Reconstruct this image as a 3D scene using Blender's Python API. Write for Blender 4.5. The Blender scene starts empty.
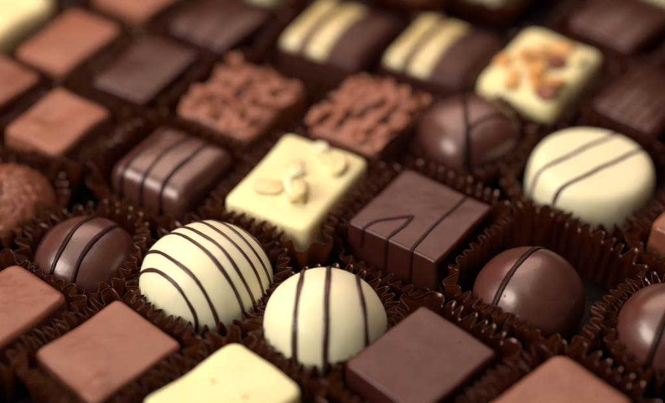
import bpy, bmesh, math, random
from mathutils import Vector, noise
from mathutils.bvhtree import BVHTree

MM = 0.001
R = math.radians
sc = bpy.context.scene
C = sc.collection

# ------------------------------------------------------------------ camera
cd = bpy.data.cameras.new('camera')
cam = bpy.data.objects.new('camera', cd)
C.objects.link(cam)
sc.camera = cam
ELEV, DIST = R(40), 375.0
cam.location = (0, -math.cos(ELEV) * DIST * MM, math.sin(ELEV) * DIST * MM)
cam.rotation_euler = (R(50), 0, 0)
cd.sensor_width = 36.0
cd.lens = 36.0 * 1500 / 665
cd.clip_start, cd.clip_end = 0.01, 50
cd.dof.use_dof = True
cd.dof.focus_distance = 0.334
cd.dof.aperture_fstop = 4.5
cd.dof.aperture_blades = 0

# ------------------------------------------------------------------ light
w = bpy.data.worlds.new('World')
sc.world = w
w.use_nodes = True
bg = w.node_tree.nodes['Background']
bg.inputs['Color'].default_value = (1.0, 0.86, 0.76, 1)
bg.inputs['Strength'].default_value = 0.008
sc.view_settings.view_transform = 'Standard'
sc.view_settings.look = 'None'
sc.view_settings.exposure = 0.10
sc.view_settings.gamma = 1.0


def area(name, az, el, dist, sx, sy, energy, col, target=(0, 0, 0.01)):
    ld = bpy.data.lights.new(name, 'AREA')
    ld.shape = 'RECTANGLE'
    ld.size, ld.size_y = sx, sy
    ld.energy = energy
    ld.color = col
    o = bpy.data.objects.new(name, ld)
    C.objects.link(o)
    t = Vector(target)
    o.location = t + Vector((math.cos(R(az)) * math.cos(R(el)), math.sin(R(az)) * math.cos(R(el)), math.sin(R(el)))) * dist
    o.rotation_euler = (t - o.location).to_track_quat('-Z', 'Y').to_euler()


area('softbox_key', 205, 33, 0.85, 0.46, 0.34, 6.2, (1.0, 0.93, 0.85))
area('window_glow', 100, 50, 0.80, 0.80, 0.45, 4.1, (1.0, 0.69, 0.57))
area('softbox_overhead', 160, 78, 0.90, 0.90, 0.90, 4.3, (1.0, 0.91, 0.81))

sc.cycles.max_bounces = 8
sc.cycles.use_denoising = True
sc.cycles.use_adaptive_sampling = False


# ------------------------------------------------------------------ materials
def new_mat(name):
    m = bpy.data.materials.new(name)
    m.use_nodes = True
    nt = m.node_tree
    return m, nt, nt.nodes['Principled BSDF']


def ramp(nt, fac, stops):
    r = nt.nodes.new('ShaderNodeValToRGB')
    els = r.color_ramp.elements
    els[0].position, els[0].color = stops[0][0], (*stops[0][1], 1)
    els[1].position, els[1].color = stops[-1][0], (*stops[-1][1], 1)
    for p, c in stops[1:-1]:
        e = els.new(p)
        e.color = (*c, 1)
    nt.links.new(fac, r.inputs['Fac'])
    return r.outputs['Color']


def noise_node(nt, scale, detail=4, rough=0.55, dist=0.0):
    tc = nt.nodes.new('ShaderNodeTexCoord')
    n = nt.nodes.new('ShaderNodeTexNoise')
    n.inputs['Scale'].default_value = scale
    n.inputs['Detail'].default_value = detail
    n.inputs['Roughness'].default_value = rough
    n.inputs['Distortion'].default_value = dist
    nt.links.new(tc.outputs['Object'], n.inputs['Vector'])
    return n.outputs['Fac']


def chocolate_mat(name, c0, c1, rough=(0.30, 0.42), sss=0.0, sss_col=(1, .6, .3), scale=90, spec=0.5, bump=0.16, coat=0.0, tint=(1, 0.86, 0.80)):
    m, nt, p = new_mat(name)
    f = noise_node(nt, scale, 8, 0.68, 0.4)
    hi = tuple(min(0.93, q * 1.22 + 0.006) for q in c1)
    nt.links.new(ramp(nt, f, [(0.28, c0), (0.62, c1), (0.80, hi)]), p.inputs['Base Color'])
    mr = nt.nodes.new('ShaderNodeMapRange')
    mr.inputs['From Min'].default_value, mr.inputs['From Max'].default_value = 0.3, 0.7
    mr.inputs['To Min'].default_value, mr.inputs['To Max'].default_value = rough[0] - 0.02, rough[1] + 0.05
    nt.links.new(noise_node(nt, 160, 5), mr.inputs['Value'])
    nt.links.new(mr.outputs['Result'], p.inputs['Roughness'])
    p.inputs['Specular IOR Level'].default_value = spec
    p.inputs['Coat Weight'].default_value = coat
    p.inputs['Specular Tint'].default_value = (*tint, 1)
    if sss:
        p.inputs['Subsurface Weight'].default_value = sss
        p.inputs['Subsurface Radius'].default_value = sss_col
        p.inputs['Subsurface Scale'].default_value = 0.004
    b = nt.nodes.new('ShaderNodeBump')
    b.inputs['Strength'].default_value = bump
    b.inputs['Distance'].default_value = 0.0004
    nt.links.new(noise_node(nt, 420, 6, 0.6), b.inputs['Height'])
    tc = nt.nodes.new('ShaderNodeTexCoord')       # sparse air-bubble pinholes
    vo = nt.nodes.new('ShaderNodeTexVoronoi')
    vo.inputs['Scale'].default_value = 210
    nt.links.new(tc.outputs['Object'], vo.inputs['Vector'])
    pit = nt.nodes.new('ShaderNodeMapRange')
    pit.inputs['From Min'].default_value, pit.inputs['From Max'].default_value = 0.02, 0.075
    nt.links.new(vo.outputs['Distance'], pit.inputs['Value'])
    b3 = nt.nodes.new('ShaderNodeBump')
    b3.inputs['Strength'].default_value = 0.30
    b3.inputs['Distance'].default_value = 0.0003
    nt.links.new(pit.outputs['Result'], b3.inputs['Height'])
    nt.links.new(b.outputs['Normal'], b3.inputs['Normal'])
    b2 = nt.nodes.new('ShaderNodeBump')          # slow unevenness of poured chocolate
    b2.inputs['Strength'].default_value = 0.13
    b2.inputs['Distance'].default_value = 0.0012
    nt.links.new(noise_node(nt, 130, 2, 0.5, 0.6), b2.inputs['Height'])
    nt.links.new(b3.outputs['Normal'], b2.inputs['Normal'])
    nt.links.new(b2.outputs['Normal'], p.inputs['Normal'])
    return m


DARK = chocolate_mat('dark_chocolate', (0.040, 0.0078, 0.0050), (0.052, 0.0108, 0.0070), rough=(0.25, 0.33), spec=0.40, tint=(1, 0.77, 0.74))
GLOSSY = chocolate_mat('glossy_dark_chocolate', (0.074, 0.0195, 0.0145), (0.096, 0.026, 0.0195), rough=(0.30, 0.37), spec=1.0, coat=0.10, tint=(1, 0.84, 0.80))
MILK_DEEP = chocolate_mat('deep_milk_chocolate', (0.195, 0.068, 0.038), (0.245, 0.088, 0.050), rough=(0.25, 0.34), spec=0.45, sss=0.2, sss_col=(1, .45, .25))
MILK = chocolate_mat('milk_chocolate', (0.26, 0.090, 0.050), (0.33, 0.117, 0.066), rough=(0.28, 0.37), spec=0.42, sss=0.25, sss_col=(1, .45, .25))
CARAMEL = chocolate_mat('caramel_milk_chocolate', (0.19, 0.058, 0.030), (0.24, 0.077, 0.040), rough=(0.24, 0.32), spec=0.45, sss=0.3, sss_col=(1, .4, .2))
WHITE_SQ = chocolate_mat('buttery_white_chocolate', (0.86, 0.745, 0.39), (0.90, 0.795, 0.45), rough=(0.34, 0.46), sss=0.6, sss_col=(1, .7, .25))
WHITE = chocolate_mat('white_chocolate', (0.83, 0.775, 0.50), (0.87, 0.82, 0.56), rough=(0.34, 0.46), sss=0.5, sss_col=(1, .75, .35))
BAND = chocolate_mat('white_chocolate_band', (0.56, 0.42, 0.17), (0.63, 0.49, 0.22), rough=(0.24, 0.32), spec=1.0, tint=(0.95, 0.95, 1.0), sss=0.3, sss_col=(1, .75, .35))
SATIN = chocolate_mat('satin_dark_chocolate', (0.046, 0.0115, 0.009), (0.062, 0.016, 0.0125), rough=(0.34, 0.44), spec=0.28, tint=(1, 0.8, 0.76))
DRIZZLE = chocolate_mat('drizzled_chocolate', (0.040, 0.013, 0.010), (0.060, 0.020, 0.014), rough=(0.25, 0.35))
DRIZZLE_BLACK = chocolate_mat('dark_drizzled_chocolate', (0.013, 0.0032, 0.0022), (0.020, 0.005, 0.0035), rough=(0.36, 0.46), spec=0.22, tint=(1, 0.7, 0.6))
NUT = chocolate_mat('almond', (0.76, 0.55, 0.22), (0.86, 0.72, 0.38), rough=(0.4, 0.55), sss=0.3, scale=300, sss_col=(1, .7, .3))
TOASTED = chocolate_mat('toasted_nut', (0.56, 0.21, 0.045), (0.78, 0.45, 0.15), rough=(0.4, 0.55), sss=0.3, scale=260, sss_col=(1, .5, .2))
NUT_SKIN = chocolate_mat('nut_skin', (0.16, 0.05, 0.03), (0.30, 0.11, 0.06), rough=(0.4, 0.6), scale=300)


def paper_mat():
    m, nt, p = new_mat('dark_brown_glassine_paper')
    f = noise_node(nt, 500, 5)
    col = ramp(nt, f, [(0.3, (0.009, 0.0020, 0.0010)), (0.7, (0.028, 0.0062, 0.0026))])
    nt.links.new(col, p.inputs['Base Color'])
    p.inputs['Roughness'].default_value = 0.26
    p.inputs['Specular IOR Level'].default_value = 0.9
    p.inputs['Specular Tint'].default_value = (1.0, 0.52, 0.38, 1)
    p.inputs['Coat Weight'].default_value = 0.25
    p.inputs['Coat Roughness'].default_value = 0.22
    p.inputs['Coat Tint'].default_value = (1.0, 0.75, 0.65, 1)
    b = nt.nodes.new('ShaderNodeBump')
    b.inputs['Strength'].default_value = 0.25
    b.inputs['Distance'].default_value = 0.0004
    nt.links.new(noise_node(nt, 700, 5, 0.65), b.inputs['Height'])
    nt.links.new(b.outputs['Normal'], p.inputs['Normal'])
    t = nt.nodes.new('ShaderNodeBsdfTranslucent')
    t.inputs['Color'].default_value = (0.36, 0.085, 0.02, 1)
    mx = nt.nodes.new('ShaderNodeMixShader')
    mx.inputs['Fac'].default_value = 0.16
    nt.links.new(p.outputs['BSDF'], mx.inputs[1])
    nt.links.new(t.outputs['BSDF'], mx.inputs[2])
    nt.links.new(mx.outputs['Shader'], nt.nodes['Material Output'].inputs['Surface'])
    return m


PAPER = paper_mat()
FLOOR, _nt, _p = new_mat('dark_card')
_nt.links.new(ramp(_nt, noise_node(_nt, 60), [(0.3, (0.006, 0.0018, 0.0012)), (0.7, (0.011, 0.0035, 0.0024))]), _p.inputs['Base Color'])
_p.inputs['Roughness'].default_value = 0.7
_p.inputs['Specular IOR Level'].default_value = 0.12


# ------------------------------------------------------------------ helpers
def link_mesh(name, verts, faces, mat, parent=None, smooth=True):
    me = bpy.data.meshes.new(name)
    me.from_pydata([tuple(v) for v in verts], [], faces)
    me.materials.append(mat)
    if smooth:
        me.polygons.foreach_set('use_smooth', [True] * len(me.polygons))
    me.update()
    o = bpy.data.objects.new(name, me)
    C.objects.link(o)
    if parent:
        o.parent = parent
    return o


def tag(o, label, cat, group=None):
    o['label'] = label
    o['category'] = cat
    if group:
        o['group'] = group


def outline(a, b, rc, ns=14, nc=9):
    """Closed rounded rectangle, counter-clockwise: (x, y, nx, ny)."""
    rc = max(min(rc, a - .01, b - .01), 0.05)
    pts = []
    for (sx, sy, a0) in ((1, 1, 0), (-1, 1, 90), (-1, -1, 180), (1, -1, 270)):
        cx, cy = sx * (a - rc), sy * (b - rc)
        for k in range(nc):
            t = R(a0 + 90 * k / (nc - 1))
            pts.append((cx + rc * math.cos(t), cy + rc * math.sin(t), math.cos(t), math.sin(t)))
        t = R(a0 + 90)
        ex, ey = pts[-1][0], pts[-1][1]
        if sx == 1 and sy == 1: nx_, ny_ = -(a - rc), b
        elif sx == -1 and sy == 1: nx_, ny_ = -a, -(b - rc)
        elif sx == -1: nx_, ny_ = (a - rc), -b
        else: nx_, ny_ = a, (b - rc)
        for k in range(1, ns):
            u = k / ns
            pts.append((ex + (nx_ - ex) * u, ey + (ny_ - ey) * u, math.cos(t), math.sin(t)))
    return pts


def rings_to_mesh(rings):
    n = len(rings[0])
    V = [p for r in rings for p in r]
    F = []
    for i in range(len(rings) - 1):
        for k in range(n):
            k2 = (k + 1) % n
            F.append((i * n + k, i * n + k2, (i + 1) * n + k2, (i + 1) * n + k))
    V.append(sum((Vector(p) for p in rings[-1]), Vector()) / n)
    c = len(V) - 1
    base = (len(rings) - 1) * n
    for k in range(n):
        F.append((base + k, base + (k + 1) % n, c))
    F.append(tuple(range(n - 1, -1, -1)))
    return V, F


def wobble(V, seed, amp, freq, top=None, amp2=0.0, freq2=0.6):
    off = Vector((seed * 7.31, seed * 3.7, seed * 1.9))
    out = []
    for v in V:
        v = Vector(v)
        d = noise.noise_vector(v * freq + off) * amp
        if amp2:
            d += noise.noise_vector(v * freq2 + off) * amp2
        k = min(1.0, v.z / 2.0)
        d.z *= k
        out.append(v + d)
    return out


def slab_mesh(a, b, h, rc, fil, draft, bulge, seed, amp=0.30, amp2=0.04, bumps=()):
    rings = []
    def ring(ins, z):
        rings.append([(x, y, z) for x, y, _, _ in outline(a - ins, b - ins, max(rc - ins, 0.35))])
    ring(-draft + 0.7, 0)
    ring(-draft + 0.2, 0.25)
    ring(-draft, 0.9)
    zs = h - fil
    for k in range(1, 6):
        u = k / 5
        ring(-draft * (1 - u), 0.9 + (zs - 0.9) * u)
    for k in range(1, 7):
        t = R(90 * k / 6)
        ring(fil * (1 - math.cos(t)), zs + fil * math.sin(t))
    o = outline(a - fil, b - fil, max(rc - fil, 0.35))
    for k in range(1, 12):
        s = 1 - k / 12
        rings.append([(x * s, y * s, h + bulge * (1 - (x * s / (a - fil)) ** 2) * (1 - (y * s / (b - fil)) ** 2)) for x, y, _, _ in o])
    V, F = rings_to_mesh(rings)
    V = wobble(V, seed, amp, 0.10, amp2=amp2)
    for bx, by, br, bh in bumps:
        for v in V:
            if v.z > h * 0.7:
                v.z += bh * math.exp(-((v.x - bx) ** 2 + (v.y - by) ** 2) / (br * br))
    return V, F


def dome_mesh(a, b, h, zc, n, px, pz, base, seed, amp=0.25, amp2=0.03, freq2=0.6, segs=84):
    """Dome with superellipse outline (n) and profile exponents; widest at zc."""
    rings = []
    def ring(s, z):
        r = []
        for k in range(segs):
            t = 2 * math.pi * k / segs
            c, q = math.cos(t), math.sin(t)
            r.append((a * s * math.copysign(abs(c) ** (2 / n), c), b * s * math.copysign(abs(q) ** (2 / n), q), z))
        rings.append(r)
    ring(base - 0.05, 0)
    for k in range(0, 6):
        u = k / 6
        ring(base + (1 - base) * math.sin(u * math.pi / 2), 0.35 + (zc - 0.35) * u)
    for k in range(0, 18):
        t = R(90 * k / 18)
        ring(math.cos(t) ** px, zc + (h - zc) * math.sin(t) ** pz)
    V, F = rings_to_mesh(rings)
    return wobble(V, seed, amp, 0.10, amp2=amp2, freq2=freq2), F


def tube(points, normals, wid, hei, name, mat, parent, seed=0):
    """Flat round bead laid on a surface, tapered at its two ends."""
    V, F = [], []
    n = len(points)
    K = 10
    for i, (p, nn) in enumerate(zip(points, normals)):
        tgt = points[min(i + 1, n - 1)] - points[max(i - 1, 0)]
        if tgt.length < 1e-6: tgt = Vector((1, 0, 0))
        tgt.normalize()
        side = tgt.cross(nn)
        if side.length < 1e-6: side = Vector((1, 0, 0))
        side.normalize()
        e = min(1, (i + .25) / 1.6, (n - 1 - i + .25) / 1.6)
        e = math.sqrt(max(e, 0.05))
        ww = wid * e * (1 + 0.34 * noise.noise(Vector((i * 0.13, seed * 1.7, 0))) + 0.15 * noise.noise(Vector((i * 0.6, seed, 3))))
        for k in range(K):
            t = 2 * math.pi * k / K
            V.append(p + side * (ww / 2 * math.cos(t)) + nn * (hei * e * (math.sin(t) * 0.75 + 0.15)))
    for i in range(n - 1):
        for k in range(K):
            k2 = (k + 1) % K
            F.append((i * K + k, i * K + k2, (i + 1) * K + k2, (i + 1) * K + k))
    F.append(tuple(range(K - 1, -1, -1)))
    F.append(tuple((n - 1) * K + k for k in range(K)))
    return link_mesh(name, V, F, mat, parent)


def smooth_path(pts, nrm, it=2):
    for _ in range(it):
        pts = [pts[0]] + [(pts[i - 1] + pts[i] * 2 + pts[i + 1]) / 4 for i in range(1, len(pts) - 1)] + [pts[-1]]
        nrm = [nrm[0]] + [(nrm[i - 1] + nrm[i] * 2 + nrm[i + 1]).normalized() for i in range(1, len(nrm) - 1)] + [nrm[-1]]
    return pts, nrm


def stripe(bvh, parent, ang, off, wid, hei, mat, zc=5.0, curve=0.0, lo=-12, hi=192, seed=0, name='drizzle'):
    """Bead in a vertical plane: direction ang (degrees), sideways offset off."""
    d = Vector((math.cos(R(ang)), math.sin(R(ang)), 0))
    s = Vector((-d.y, d.x, 0))
    pts, nrm = [], []
    N = 64
    for i in range(N + 1):
        f = R(lo + (hi - lo) * i / N)
        bend = off + curve * math.cos(f) + 0.5 * noise.noise(Vector((i * 0.07, seed * 3.1, 2.2)))
        o = s * bend + Vector((0, 0, zc))
        dr = d * math.cos(f) + Vector((0, 0, 1)) * math.sin(f)
        hit = bvh.ray_cast(o, dr)
        if hit[0] is None: continue
        if hit[0].z < 0.4: continue
        nn = hit[1] if hit[1].dot(dr) > 0 else -hit[1]
        pts.append(hit[0]); nrm.append(nn)
    if len(pts) < 4: return None
    pts, nrm = smooth_path(pts, nrm, 1)
    return tube(pts, nrm, wid, hei, name, mat, parent, seed)


def guided(bvh, parent, guide, wid, hei, mat, seed=0, name='drizzle'):
    """Bead along a 3D guide polyline pulled onto the surface (Catmull-Rom)."""
    g = [Vector(p) for p in guide]
    dense = []
    for i in range(len(g) - 1):
        p0, p1, p2, p3 = g[max(i - 1, 0)], g[i], g[i + 1], g[min(i + 2, len(g) - 1)]
        for k in range(10):
            t = k / 10
            dense.append(0.5 * ((2 * p1) + (p2 - p0) * t + (2 * p0 - 5 * p1 + 4 * p2 - p3) * t * t + (3 * p1 - p0 - 3 * p2 + p3) * t ** 3))
    dense.append(g[-1])
    pts, nrm = [], []
    for p in dense:
        h = bvh.find_nearest(p)
        nn = h[1]
        if pts and (h[0] - pts[-1]).length < 0.12: continue
        pts.append(h[0]); nrm.append(nn)
    pts, nrm = smooth_path(pts, nrm, 2)
    return tube(pts, nrm, wid, hei, name, mat, parent, seed)


def chunk(name, mat, parent, loc, size, rot, seed, jag=0.35, sub=3, power=0.7):
    """Irregular broken piece (nut, crumb): a noisy squarish pebble."""
    bm = bmesh.new()
    bmesh.ops.create_icosphere(bm, subdivisions=sub, radius=1.0)
    from mathutils import Euler
    E_ = Euler([R(r) for r in rot])
    V = []
    for v in bm.verts:
        c = v.co
        p = Vector([math.copysign(abs(q) ** power, q) for q in c])
        p *= 1 + jag * noise.noise(c * 1.3 + Vector((seed * 5.1, seed, 0))) + 0.08 * noise.noise(c * 5 + Vector((seed, 0, 0)))
        p = Vector((p.x * size[0], p.y * size[1], p.z * size[2]))
        p.rotate(E_)
        V.append(p + Vector(loc))
    F = [tuple(v.index for v in f.verts) for f in bm.faces]
    bm.free()
    return link_mesh(name, V, F, mat, parent)


def curl(name, mat, parent, loc, length, wid, thick, rotz, bend, tilt, seed):
    """Chocolate shaving: a thick curled strip."""
    V, F = [], []
    N = 22
    for i in range(N + 1):
        u = i / N - .5
        x = u * length
        zc_ = bend * (0.25 - u * u) * length + tilt * x
        yc = 1.2 * noise.noise(Vector((u * 2.5, seed * 1.7, 0)))
        wv = wid * (0.72 + 0.45 * noise.noise(Vector((u * 5, seed, 4)))) * (1 - 0.5 * (abs(u) * 2) ** 4)
        roll = 0.9 * noise.noise(Vector((u * 1.6, 3, seed * 2.3)))
        for k in range(12):
            t = 2 * math.pi * k / 12
            lx, lz = wv / 2 * math.cos(t), thick / 2 * math.sin(t) + 0.5 * wv * 0.35 * math.cos(t) ** 2
            V.append(Vector((x + 0.3 * noise.noise(Vector((k, i * .5, seed))), yc + lx * math.cos(roll) - lz * math.sin(roll), zc_ + lx * math.sin(roll) + lz * math.cos(roll))))
    for i in range(N):
        for k in range(12):
            k2 = (k + 1) % 12
            F.append((i * 12 + k, i * 12 + k2, (i + 1) * 12 + k2, (i + 1) * 12 + k))
    F.append(tuple(range(11, -1, -1))); F.append(tuple(N * 12 + k for k in range(12)))
    c, s = math.cos(R(rotz)), math.sin(R(rotz))
    V = [Vector((v.x * c - v.y * s, v.x * s + v.y * c, v.z)) + Vector(loc) for v in V]
    return link_mesh(name, V, F, mat, parent)


# all geometry is written in millimetres and scaled at the end through the roots
ROOTS = []
FOOT = []           # footprints for the cups: (x, y, angle, a, b, rc)


def root(name, x, y, ang, label, cat, group, z=0.35):
    o = bpy.data.objects.new(name, None)
    o.empty_display_size = 0.01
    C.objects.link(o)
    o.location = (x * MM, y * MM, z * MM)
    o.rotation_euler = (0, 0, R(ang))
    tag(o, label, cat, group)
    return o


def single(name, V, F, mat, x, y, ang, label, cat, group, z=0.35):
    o = link_mesh(name, V, F, mat)
    o.location = (x * MM, y * MM, z * MM)
    o.rotation_euler = (0, 0, R(ang))
    tag(o, label, cat, group)
    return o


def bvh_of(V, F):
    return BVHTree.FromPolygons([Vector(v) for v in V], F)


def rot2(x, y, ang):
    c, s = math.cos(R(ang)), math.sin(R(ang))
    return (x * c - y * s, x * s + y * c)


# ------------------------------------------------------------------ setting
fl = link_mesh('box_floor', [(-0.35, -0.3, 0), (0.35, -0.3, 0), (0.35, 0.4, 0), (-0.35, 0.4, 0)], [(0, 1, 2, 3)], FLOOR)
fl['kind'] = 'structure'

# ------------------------------------------------------------------ chocolates
CHOC = 'chocolate'
G_SQ = 'square chocolates in the box'
G_DOME = 'round chocolates in the box'
G_TOP = 'chocolates with a topping'
CUPS = []           # (x, y, ang, a, b, rc, height, seed, flare, label)


OVER = {54: (47.5, -39.0, 48, 15.0, 15.5, 5.0, 13.0, 1.0, 2.2), 57: (63.4, 0.6, 50, 15.2, 15.2, 9.0, 9.0, 0.8, 2.4)}


def cup(x, y, ang, a, b, rc, h, seed, label, gap=1.2, flare=3.2):
    if seed in OVER:
        x, y, ang, a, b, rc, h, gap, flare = OVER[seed]
    FOOT.append((x, y, ang, a, b, rc))
    CUPS.append((x, y, ang, a, b, rc, h, seed, label, gap, flare))


def plain(name, mat, x, y, la, lb, ang, h, label, cuplabel, seed, cuph, rc=2.0, fil=1.2, draft=0.7, bulge=0.3, amp=0.3, amp2=0.09, bumps=()):
    a, b = la / 2, lb / 2
    V, F = slab_mesh(a, b, h, rc, fil, draft, bulge, seed, amp, amp2, bumps)
    o = single(name, V, F, mat, x, y, ang, label, CHOC, G_SQ)
    cup(x, y, ang, a + draft, b + draft, rc + draft, cuph, seed, cuplabel)
    return o


# plain squares ------------------------------------------------------------
D1 = plain('dark_chocolate_square', DARK, 18.7, -67.7, 25.2, 21.6, 46, 14, 'plain smooth dark chocolate square in front, beside the three-striped white ball',
      'pleated brown paper cup around the plain dark square in front', 1, 12.6, rc=1.6, fil=1.0)
M1 = plain('milk_chocolate_square', MILK_DEEP, -47.4, -65.4, 23.6, 20.9, 46, 14, 'plain milk chocolate square in front of the many-striped white dome',
      'pleated paper cup around the milk square in front of the striped white dome', 2, 13.5, rc=1.8, fil=1.0, amp=0.5, bulge=0.4, bumps=((-8, -6.5, 2.6, 0.8), (-7.5, -1, 2.4, 0.4), (3, 3, 5, -0.3)))
plain('milk_chocolate_square', CARAMEL, -72.0, -51.9, 23.3, 19.2, 49, 14, 'orange brown milk chocolate square cut by the left edge, in front of the dark dome',
      'paper cup around the orange brown milk square at the left edge', 3, 13.3, rc=3.0, fil=1.6, amp=0.5)
plain('milk_chocolate_square', MILK_DEEP, 45.5, -81.9, 26.0, 20.7, 43, 14, 'milk chocolate square with rounded corner cut by the bottom edge',
      'paper cup around the milk square at the bottom edge', 4, 13, rc=3.4, fil=1.5, amp=0.3)
WF = plain('white_chocolate_square', WHITE_SQ, -22.4, -78.8, 26.3, 20.9, 45, 14, 'plain white chocolate square with wavy edge cut by the bottom edge',
      'paper cup around the plain white square at the bottom edge', 5, 13, rc=2.8, fil=1.3, amp=0.5)
plain('milk_chocolate_square', MILK, -69.0, 15.4, 20.8, 18.0, 57, 14, 'milk chocolate square with dented top, left of the dark brick with three stripes',
      'paper cup around the dented milk square', 6, 13, rc=2.4, fil=1.4, amp=0.7, bulge=-0.2, bumps=((-5, 4, 2.6, 0.8), (-0.5, 3, 3, -0.9), (4, -4, 4, 0.5)))
plain('milk_chocolate_square', MILK, -71.2, 51.2, 24.6, 17.3, 58, 14, 'pale milk chocolate square next to the white chocolate in the top left corner',
      'blurred paper cup around the pale milk square by the top left corner', 7, 13, rc=2.4, fil=1.4)
plain('dark_chocolate_square', DARK, -49.1, 38.4, 25.0, 18.0, 60, 14, 'blurred plain dark chocolate square behind the three-striped dark brick',
      'blurred paper cup around the plain dark square at the back', 8, 13, rc=2.0, fil=1.6)
plain('milk_chocolate_square', MILK, -54.3, 76.1, 18.8, 19.4, 54, 14, 'milk chocolate square cut by the top edge, behind the blurred dark square',
      'blurred paper cup around the milk square at the top edge', 9, 10.5, rc=2.4, fil=1.4)
plain('milk_chocolate_square', CARAMEL, 86.3, -21.4, 22.6, 15.1, 50, 14, 'milk chocolate piece cut by the right edge, below the white puck',
      'paper cup around the milk piece at the right edge', 10, 11.0, rc=2.4, fil=1.4)
plain('milk_chocolate_square', CARAMEL, -90.5, 33.1, 19.6, 22.3, 53, 14, 'reddish milk chocolate square cut by the left edge, behind the dented milk square',
      'blurred paper cup around the reddish milk square at the left edge', 11, 11, rc=2.6, fil=1.6, amp=0.7)
plain('white_chocolate_square', WHITE_SQ, -96.5, 66.5, 28.4, 27.6, 58, 15, 'bright blurred white chocolate in the top left corner',
      'blurred paper cup around the white chocolate in the top left corner', 12, 10, rc=5, fil=3.0, amp=0.9)
for k, (x, y, la, lb, ang, m, nm, lab) in enumerate((
        (-20.5, 91, 22.8, 20.8, 60, WHITE, 'white_chocolate_square', 'white chocolate cut by the top edge, behind the first banded brick'),
        (25, 93.5, 22, 18, 59, MILK, 'milk_chocolate_square', 'pinkish milk chocolate sliver at the top edge, behind the second banded brick'),
        (46, 92.5, 22, 18, 60, WHITE, 'white_chocolate_square', 'pale white chocolate sliver at the top edge, behind the nut topped white square'),
        (75, 96.0, 18, 18, 54, WHITE, 'white_chocolate_square', 'small white chocolate corner at the top edge, behind the ridged dark bar'),
        (101.5, 86, 24, 18.7, 50, WHITE, 'white_chocolate_square', 'white chocolate sliver in the top right corner'))):
    plain(nm, m, x, y, la, lb, ang, 13.5, lab, 'blurred paper cup around the ' + lab.split(',')[0].replace(' cut by the', ' by the'), 20 + k, 11.5, rc=3, fil=1.6)


for k, (px, py, q) in enumerate(((3.0, -3.6, 0.6), (1.2, 4.4, 0.4), (-5.5, 1.5, 0.35))):
    chunk('caramel_speck', TOASTED, WF, (px, py, 14.25), (q, q * 0.8, q * 0.35), (0, 0, 30 * k), 130 + k)


# squares with drizzle -----------------------------------------------------
def slab_root(name, mat, x, y, la, lb, ang, h, label, cuplabel, seed, cuph, group, rc=2.0, fil=1.2, draft=0.7, bulge=0.3, amp=0.3, amp2=0.09):
    r = root(name, x, y, ang, label, CHOC, group)
    V, F = slab_mesh(la / 2, lb / 2, h, rc, fil, draft, bulge, seed, amp, amp2)
    link_mesh('body', V, F, mat, r)
    cup(x, y, ang, la / 2 + draft, lb / 2 + draft, rc + draft, cuph, seed, cuplabel)
    return r, bvh_of(V, F)


def to_local(x0, y0, ang, wx, wy):
    return rot2(wx - x0, wy - y0, -ang)


# local x runs along the A direction (away to the right), local y towards the back left
r, bv = slab_root('dark_chocolate_square', DARK, 20.7, -21.4, 24.5, 24.9, 54, 14, 'dark chocolate square with thin looping drizzle, in the middle of the box',
                  'pleated paper cup around the drizzled dark square', 31, 8.5, G_SQ, rc=1.2, fil=1.0)
guided(bv, r, [(12, -5.2, 14.4), (5, -5.3, 14.4), (-4, -5.0, 14.4), (-11.6, -5.2, 14.3), (-13.6, -5.4, 11), (-13.8, -5.6, 6), (-13.8, -5.8, 2)], 1.0, 0.28, DRIZZLE_BLACK, 1)
guided(bv, r, [(-13.8, 8.2, 8), (-13.4, 8.0, 12), (-11.8, 7.8, 14.4), (-8.5, 6.8, 14.4), (-5.0, 3.4, 14.4), (-2.6, 1.1, 14.4), (-2.9, 0.8, 14.4), (-6, 0.6, 14.4), (-9, 1.0, 14.4), (-12, 1.4, 14.2), (-13.6, 1.4, 10), (-13.8, 1.4, 5)], 0.95, 0.28, DRIZZLE_BLACK, 2)

r, bv = slab_root('dark_chocolate_brick', GLOSSY, -38.9, -0.3, 22.5, 23.4, 57, 14.5, 'glossy dark chocolate brick with three dark stripes, left of the almond white square',
                  'pleated paper cup around the glossy three-striped dark brick', 32, 10.5, G_SQ, rc=3.6, fil=4.8, bulge=0.9)
for k, o in enumerate((7.4, 1.4, -4.4)):
    stripe(bv, r, 0, o, 1.35, 0.32, DRIZZLE_BLACK, seed=40 + k)

r, bv = slab_root('dark_chocolate_bar', DARK, 81.1, 25.3, 24, 20, 49, 14, 'dark chocolate bar with fine lengthwise ridges, right of the nut topped white square',
                  'paper cup around the finely ridged dark bar', 33, 11.5, G_SQ, rc=2.4, fil=2.0, bulge=0.6)
for k, o in enumerate((7.5, 4.6, 1.2, -1.6, -5.0, -7.6)):
    stripe(bv, r, 0, o, 1.0, 0.35, DARK, seed=50 + k, name='ridge')
r, bv = slab_root('dark_chocolate_bar', DARK, 80.4, 63.1, 24, 22, 48, 14, 'broad blurred dark chocolate bar in the top right, with two faint ridges',
                  'blurred paper cup around the broad dark bar in the top right', 34, 11.5, G_SQ, rc=2.6, fil=2.2, bulge=0.8)
for k, o in enumerate((4.5, -3.0)):
    stripe(bv, r, 0, o, 1.6, 0.4, DARK, seed=56 + k, name='ridge')
r, bv = slab_root('dark_chocolate_bar', DARK, -30.8, 62.0, 22, 21, 56, 14, 'small blurred dark chocolate bar with two ridges, left of the first banded brick',
                  'blurred paper cup around the small ridged dark bar', 35, 11.5, G_SQ, rc=2.6, fil=2.4, bulge=0.8)
for k, o in enumerate((3.5, -3.5)):
    stripe(bv, r, 0, o, 1.8, 0.5, DARK, seed=58 + k, name='ridge')


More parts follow.
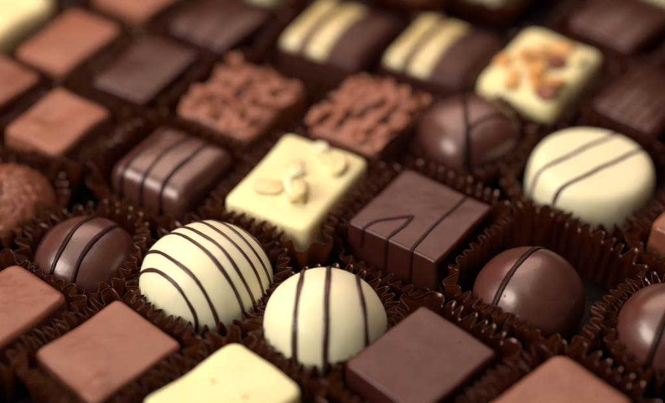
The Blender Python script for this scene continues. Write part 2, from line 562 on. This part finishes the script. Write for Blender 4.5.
# bricks with two white bands ----------------------------------------------
def banded(x, y, la, lb, ang, label, cuplabel, seed, spans):
    r, bv = slab_root('banded_chocolate_brick', SATIN, x, y, la, lb, ang, 15, label, cuplabel, seed, 9.5, G_SQ, rc=3.0, fil=4.2, bulge=1.3)
    a = la / 2
    for (y0, y1) in spans:
        rows = []
        for i in range(26):
            f = R(38 + 104 * i / 25)
            row = []
            for j in range(9):
                yy = y0 + (y1 - y0) * j / 8
                hit = bv.ray_cast(Vector((0, yy, 3)), Vector((-math.cos(f) * 1, 0, math.sin(f) * 1)).normalized())
                e = 0.45 * math.sqrt(max(0, 1 - abs(j / 4 - 1) ** 4)) - 0.05
                row.append(hit[0] + hit[1] * e if hit[1].z > -0.2 else hit[0])
            rows.append(row)
        n = 9
        V = [p for rr in rows for p in rr]
        F = [(i * n + j, (i + 1) * n + j, (i + 1) * n + j + 1, i * n + j + 1) for i in range(25) for j in range(8)]
        # underside closes the band
        m_ = len(V)
        V += [p - Vector((0, 0, 0.9)) for p in V]
        F += [tuple(m_ + q for q in reversed(f)) for f in F[:]]
        edge = [j for j in range(n)] + [i * n + n - 1 for i in range(1, 26)] + [25 * n + j for j in range(n - 2, -1, -1)] + [i * n for i in range(24, 0, -1)]
        for q in range(len(edge)):
            e0, e1 = edge[q], edge[(q + 1) % len(edge)]
            F.append((e0, e1, e1 + m_, e0 + m_))
        link_mesh('white_band', V, F, BAND, r)


banded(2.2, 55.5, 25, 26, 60, 'dark chocolate brick with two cream bands at the top edge, left one of two',
       'blurred paper cup around the left cream-banded brick', 36, ((5.8, 11.4), (-2.2, 3.8)))
banded(29.8, 47.0, 25, 26, 59, 'dark chocolate brick with two cream bands, next to the nut topped white square',
       'blurred paper cup around the right cream-banded brick', 37, ((5.8, 11.2), (-2.0, 4.2)))

# white square with almond flakes ------------------------------------------
r, bv = slab_root('white_chocolate_square', WHITE_SQ, -8.4, -8.6, 30.1, 23.0, 61, 14, 'white chocolate square topped with pale almond bits, in the middle of the box',
                  'pleated paper cup around the almond topped white square', 41, 13, G_TOP, rc=2.2, fil=1.6, amp=0.4, bulge=0.4)
for k, (px, py, sz, rt) in enumerate((((-5.2), -3.6, (2.6, 1.5, 1.5), (10, 20, 30)), (-6.2, -2.0, (2.3, 0.7, 1.1), (0, -15, 55)), (-6.6, 4.4, (1.8, 2.4, 0.45), (0, 0, 20)),
                                      (1.2, 0.6, (1.1, 1.3, 0.9), (20, 0, 40)), (7.8, -6.8, (2.4, 1.5, 1.2), (0, -12, 15)), (9.4, -3.4, (1.5, 0.8, 0.9), (10, 0, 70)), (12.4, 0.4, (1.6, 1.2, 1.0), (0, 20, 40)),
                                      (4.0, 3.0, (1.2, 1.5, 0.35), (0, 0, 10)), (-2.2, 1.0, (0.8, 0.7, 0.6), (0, 0, 0)))):
    h = bv.ray_cast(Vector((px, py, 40)), Vector((0, 0, -1)))
    chunk('almond_bit', NUT if k in (0, 2, 4, 5, 7) else WHITE, r, h[0] + Vector((0, 0, sz[2] * 0.4)), [q * 1.4 for q in sz], rt, 60 + k, power=0.6)

# white square with toasted nuts -------------------------------------------
r, bv = slab_root('white_chocolate_square', WHITE_SQ, 54.8, 37.5, 30.5, 22.6, 56, 15, 'white chocolate square topped with toasted orange nut pieces, near the top right',
                  'paper cup around the toasted nut topped white square', 42, 11, G_TOP, rc=4.2, fil=3.0, amp=0.9, bulge=0.6)
rnd = random.Random(5)
for k, (px, py, s, m) in enumerate(((-5.5, 6.5, 1.9, TOASTED), (-2.0, 2.2, 2.6, TOASTED), (2.4, 1.2, 2.4, TOASTED), (5.5, -1.4, 2.2, TOASTED), (0.6, -2.0, 2.5, NUT_SKIN), (-4.4, -0.6, 2.6, TOASTED),
                                    (-8.6, -3.0, 2.2, TOASTED), (-11.0, -5.4, 2.4, NUT_SKIN), (-6.2, -5.0, 2.3, TOASTED), (3.8, -5.0, 1.6, NUT), (-9.0, 2.0, 1.8, TOASTED), (1.0, 5.0, 1.8, NUT), (6.5, 3.5, 1.5, NUT), (-12.0, 1.0, 1.6, TOASTED))):
    px, py = px * 1.2 + 1.8, py * 1.3 + rnd.uniform(-1, 1)
    h = bv.ray_cast(Vector((px, py, 40)), Vector((0, 0, -1)))
    if h[0] is None: continue
    chunk('nut_piece', m, r, h[0] + Vector((0, 0, s * 0.15)), (s * 1.3, s * 1.05, s * 0.5), (rnd.uniform(-25, 25), rnd.uniform(-25, 25), rnd.uniform(0, 180)), 80 + k)

# milk squares with shavings -----------------------------------------------
for x, y, la, lb, ang, lab, cl, sd in ((-23.2, 26.0, 26.0, 23.4, 57, 'milk chocolate square heaped with shavings, left one, behind the glossy striped brick', 'paper cup around the left shavings topped square', 43),
                                       (9.3, 19.3, 25.2, 21.3, 56, 'milk chocolate square with long shavings, behind the almond white square', 'paper cup around the right shavings topped square', 44)):
    r, bv = slab_root('shaving_topped_chocolate', MILK, x, y, la, lb, ang, 13, lab, cl, sd, 8.0, G_TOP, rc=3.0, fil=2.0, amp=0.6)
    rnd = random.Random(sd)
    k = 0
    for gx in range(5):
        for gy in range(4):
            ln = rnd.choice((3.5, 6, 8, 10)) + rnd.uniform(-1, 1)
            px, py = (gx - 2) * 5.2 + rnd.uniform(-1.2, 1.2), (gy - 1.5) * 5.8 + rnd.uniform(-1.2, 1.2)
            rz = rnd.uniform(-40, 40) if sd == 44 else rnd.uniform(0, 180)
            mx_ = la / 2 + 0.3 - ln / 2 * abs(math.cos(R(rz)))
            my_ = lb / 2 + 0.3 - ln / 2 * abs(math.sin(R(rz)))
            px, py = max(-mx_, min(mx_, px)), max(-my_, min(my_, py))
            curl('shaving', MILK if rnd.random() < 0.75 else CARAMEL, r, (px, py, 13.0 + rnd.uniform(0, 1.1)), ln, rnd.uniform(2.6, 6.4), rnd.uniform(0.4, 0.7), rz, rnd.uniform(0.03, 0.16), rnd.uniform(-.07, .07), sd * 3 + k)
            k += 1
    longs = ((-2, -4, 14, 0), (-4, 4.5, 12, 6), (8, -2, 11.5, 39), (2, 1, 13, -12)) if sd == 44 else ((-5, 0, 11, 70), (3, 3, 12, 10), (4, -5, 10, -25), (-3, 6, 9, 120))
    for (px, py, ln, rz) in longs:
        curl('shaving', MILK, r, (px, py, 14.4), ln, 3.8, 1.3, rz, 0.10, 0.02, sd * 5 + k)
        k += 1


# domes --------------------------------------------------------------------
def dome(name, mat, x, y, a, b, h, zc, ang, label, cuplabel, seed, cuph, n=2.0, px=1.0, pz=1.0, base=0.80, amp=0.45, amp2=0.06, freq2=0.35, group=G_DOME, parts=True, gap=0.6, flare=2.2):
    V, F = dome_mesh(a, b, h, zc, n, px, pz, base, seed, amp, amp2, freq2)
    cup(x, y, ang, a * .97, b * .97, min(a, b) * .97 * (1 if n < 2.3 else .6), cuph, seed, cuplabel, gap, flare)
    if not parts:
        return single(name, V, F, mat, x, y, ang, label, CHOC, group), None
    r = root(name, x, y, ang, label, CHOC, group)
    link_mesh('body', V, F, mat, r)
    return r, bvh_of(V, F)


r, bv = dome('striped_white_praline', WHITE, -28.3, -39.1, 15.2, 14.8, 21.5, 8.5, 0, 'white chocolate dome with many thin curved dark stripes',
             'pleated paper cup around the many-striped white dome', 51, 11.5)
for k, o in enumerate((-11.2, -7.8, -2.0, 1.0, 4.6, 8.2, 11.6)):
    stripe(bv, r, -48, o, 0.9, 0.32, DRIZZLE, zc=8, seed=70 + k, curve=0.5)
r, bv = dome('striped_white_praline', WHITE, -1.6, -53.8, 13.6, 13.4, 21.5, 9, 0, 'white chocolate ball with three thick upright dark stripes, left of the front dark square',
             'pleated paper cup around the three-striped white ball', 52, 11.8)
for k, (o, ag) in enumerate(((7.6, -84), (0.6, -92), (-5.6, -95))):
    stripe(bv, r, ag, -o if False else o, 1.35, 0.42, DRIZZLE, zc=8, seed=80 + k)
r, bv = dome('striped_dark_praline', GLOSSY, -56.8, -31.3, 12.2, 12.2, 17.5, 6.5, 0, 'glossy dark chocolate dome with three black stripes, left of the striped white dome',
             'pleated paper cup around the glossy striped dark dome on the left', 53, 11.5)
for k, o in enumerate((-8.6, -1.4, 4.0)):
    stripe(bv, r, -118, o, 1.2, 0.36, DRIZZLE_BLACK, zc=6, seed=90 + k)
r, bv = dome('striped_dark_praline', GLOSSY, 44.3, -43.0, 12.6, 12.6, 18.5, 7, 0, 'dark chocolate ball with a single black stripe, right of the front dark square',
             'pleated paper cup around the single-striped dark ball', 54, 9.0)
stripe(bv, r, -128, -2.6, 1.6, 0.36, DRIZZLE_BLACK, zc=6, seed=95)
r, bv = dome('striped_dark_praline', GLOSSY, 73.8, -55.6, 12.4, 12.4, 19.5, 7, 0, 'dark chocolate ball cut by the right edge with two black stripes',
             'paper cup around the dark ball at the right edge', 55, 12)
for k, o in enumerate((-0.4, 5.4)):
    stripe(bv, r, -122, o, 1.6, 0.36, DRIZZLE_BLACK, zc=6, seed=97 + k)
r, bv = dome('striped_dark_praline', GLOSSY, 34.7, 15.1, 13.0, 12.6, 16.5, 6, 30, 'blurred dark chocolate dome with crossing stripes, left of the white puck',
             'paper cup around the dark dome with crossing stripes', 56, 10.5, n=2.5, px=0.62, pz=0.9)
guided(bv, r, [(6, 12, 8), (3, 8, 17), (-1, 1, 17.5), (-5, -6, 17), (-8, -12, 9), (-8, -13, 3)], 1.5, 0.3, DRIZZLE_BLACK, 3)
guided(bv, r, [(12, -6, 10), (8, -5, 17), (2, -4, 17.5), (-3, -5, 17), (-6, -7, 16), (-9, -11, 9)], 1.4, 0.3, DRIZZLE_BLACK, 4)
r, bv = dome('striped_white_praline', WHITE, 63.4, -1.2, 15.5, 15.5, 13.6, 5.5, 0, 'white chocolate puck with two slanting dark stripes, near the right edge',
             'pleated paper cup around the white puck with two stripes', 57, 8.5, px=0.17, pz=0.92, base=0.98, amp=0.25, amp2=0.03)
stripe(bv, r, 214, -4.8, 1.0, 0.35, DRIZZLE, zc=6, seed=101)
stripe(bv, r, 214, 3.2, 1.15, 0.4, DRIZZLE, zc=6, seed=102)
dome('milk_chocolate_truffle', CARAMEL, -78.4, -11.3, 11.5, 11.5, 17, 7, 0, 'rough reddish milk chocolate truffle cut by the left edge, behind the dark dome',
     'paper cup around the rough truffle at the left edge', 58, 11, amp=0.9, amp2=0.75, freq2=0.95, parts=False)


# ------------------------------------------------------------------ pleated paper cups
def sdf(px, py, f):
    x, y, ang, a, b, rc = f
    lx, ly = rot2(px - x, py - y, -ang)
    qx, qy = abs(lx) - (a - rc), abs(ly) - (b - rc)
    return math.hypot(max(qx, 0), max(qy, 0)) + min(max(qx, qy), 0) - rc


def build_cup(i):
    x, y, ang, a, b, rc, h, seed, label, gap, flare = CUPS[i]
    near = [f for j, f in enumerate(FOOT) if j != i and math.hypot(f[0] - x, f[1] - y) < 50]
    rnd = random.Random(seed * 13 + 1)
    # dense outline by arc length
    o = outline(a, b, max(rc, 2.2), ns=40, nc=24)
    cum = [0.0]
    for k in range(len(o)):
        p, q = o[k], o[(k + 1) % len(o)]
        cum.append(cum[-1] + math.hypot(q[0] - p[0], q[1] - p[1]))
    L = cum[-1]
    npl = max(20, int((L + 8) / 2.9))
    SUB = 10
    N = npl * SUB
    rim = [rnd.uniform(-1, 1) for _ in range(npl)]
    amp_j = [rnd.uniform(0.75, 1.3) for _ in range(npl)]
    pts = []
    j = 0
    widths = [rnd.uniform(0.8, 1.25) for _ in range(npl)]
    tot = sum(widths)
    bounds = [0]
    for wd in widths: bounds.append(bounds[-1] + wd / tot * L)
    for pl in range(npl):
        for s_ in range(SUB):
            t = bounds[pl] + (bounds[pl + 1] - bounds[pl]) * s_ / SUB
            while j < len(o) - 1 and cum[j + 1] <= t: j += 1
            u = (t - cum[j]) / max(cum[j + 1] - cum[j], 1e-9)
            p, q = o[j], o[(j + 1) % len(o)]
            nx, ny = p[2] + (q[2] - p[2]) * u, p[3] + (q[3] - p[3]) * u
            ln = math.hypot(nx, ny)
            pts.append((p[0] + (q[0] - p[0]) * u, p[1] + (q[1] - p[1]) * u, nx / ln, ny / ln, pl, s_ / SUB))
    NR = 11
    V, F = [], []
    # room each wall point has before it meets the neighbour's half of the gap
    room = []
    for (px, py, nx, ny, pl, ph) in pts:
        tmax = 6.0
        for st in range(1, 26):
            t = st * 0.25
            wx, wy = rot2(px + nx * t, py + ny * t, ang)
            if any(sdf(x + wx, y + wy, f) < t - 0.4 for f in near):
                tmax = max(0.5, t - 0.25)
                break
        room.append(tmax)
    sm = room[:]
    K = SUB
    for k in range(N):
        sm[k] = min(room[k], sum(room[(k + d) % N] for d in range(-K, K + 1)) / (2 * K + 1))
    so = Vector((seed * 2.7, seed * 0.9, 0))
    for r_ in range(NR):
        v = r_ / (NR - 1)
        for k, (px, py, nx, ny, pl, ph) in enumerate(pts):
            tri = math.tanh(2.0 * math.sin(2 * math.pi * ph)) / 0.964
            big = noise.noise(Vector((px * 0.11, py * 0.11, seed * 1.3)))
            top = h * (1 + 0.13 * big) + 0.55 * rim[pl] * (0.5 + 0.5 * math.cos(2 * math.pi * (ph - 0.25))) + 0.15 * tri + (4.0 * max(0, nx, ny) if seed in (31, 32) else 0) + (2.8 * max(0, nx) if seed in (53, 56) else 0) + (3.2 * max(0, -nx) if seed == 2 else 0)
            z = 0.15 + (top - 0.15) * v
            amp = (0.75 + 0.7 * v) * amp_j[pl]
            mean = gap + flare * v ** 1.4 + 0.55 * noise.noise(Vector((px * 0.2, py * 0.2, z * 0.15)) + so)
            lim = max(sm[k], 0.8)
            amp = min(amp, lim * 0.6)
            mean = min(mean, lim - amp)
            mean = max(mean, amp * 0.7)
            cr = 0.10 + 0.55 * v * v
            d = mean + amp * tri + cr * 0.6 * noise.noise(Vector((px * 0.9, py * 0.9, z * 0.5)) + so * 2)
            tx, ty = -ny, nx
            sl = cr * 0.9 * noise.noise(Vector((px * 0.5, py * 0.5, z * 0.35)) + so * 3)
            z += 0.35 * v * noise.noise(Vector((px * 1.4, py * 1.4, 5)) + so)
            V.append((px + nx * d + tx * sl, py + ny * d + ty * sl, z))
    # folded lip along the rim
    base = (NR - 1) * N
    for dd, dz in ((0.05, 0.02), (0.10, 0.0), (0.12, -0.3)):
        for k in range(N):
            t_ = Vector(V[base + (k + 1) % N]) - Vector(V[base + k - 1 if k else base + N - 1])
            nn = Vector((t_.y, -t_.x, 0))
            nn.normalize()
            p_ = Vector(V[base + k]) + nn * dd
            V.append((p_.x, p_.y, p_.z + dz))
    for r_ in range(NR + 2):
        for k in range(N):
            k2 = (k + 1) % N
            F.append((r_ * N + k, r_ * N + k2, (r_ + 1) * N + k2, (r_ + 1) * N + k))
    wall = len(F)
    c = len(V)
    V += [(v_[0], v_[1], 0.15) for v_ in V[:N]] + [(0, 0, 0.15)]
    for k in range(N):
        F.append((c + k, c + N, c + (k + 1) % N))
    o = single('paper_cup', V, F, PAPER, x, y, ang, label, 'paper cup', 'pleated paper cups', z=0.05)
    o.data.materials.append(FLOOR)
    for q in range(wall, len(F)):
        o.data.polygons[q].material_index = 1


for i in range(len(CUPS)):
    build_cup(i)

# millimetres to metres: bake the scale into every mesh (roots are already placed in metres)
done = set()
for o in list(C.objects):
    if o.type == 'MESH' and o.name != 'box_floor' and o.data.name not in done:
        done.add(o.data.name)
        o.data.transform(__import__('mathutils').Matrix.Scale(MM, 4))
        o.data.update()
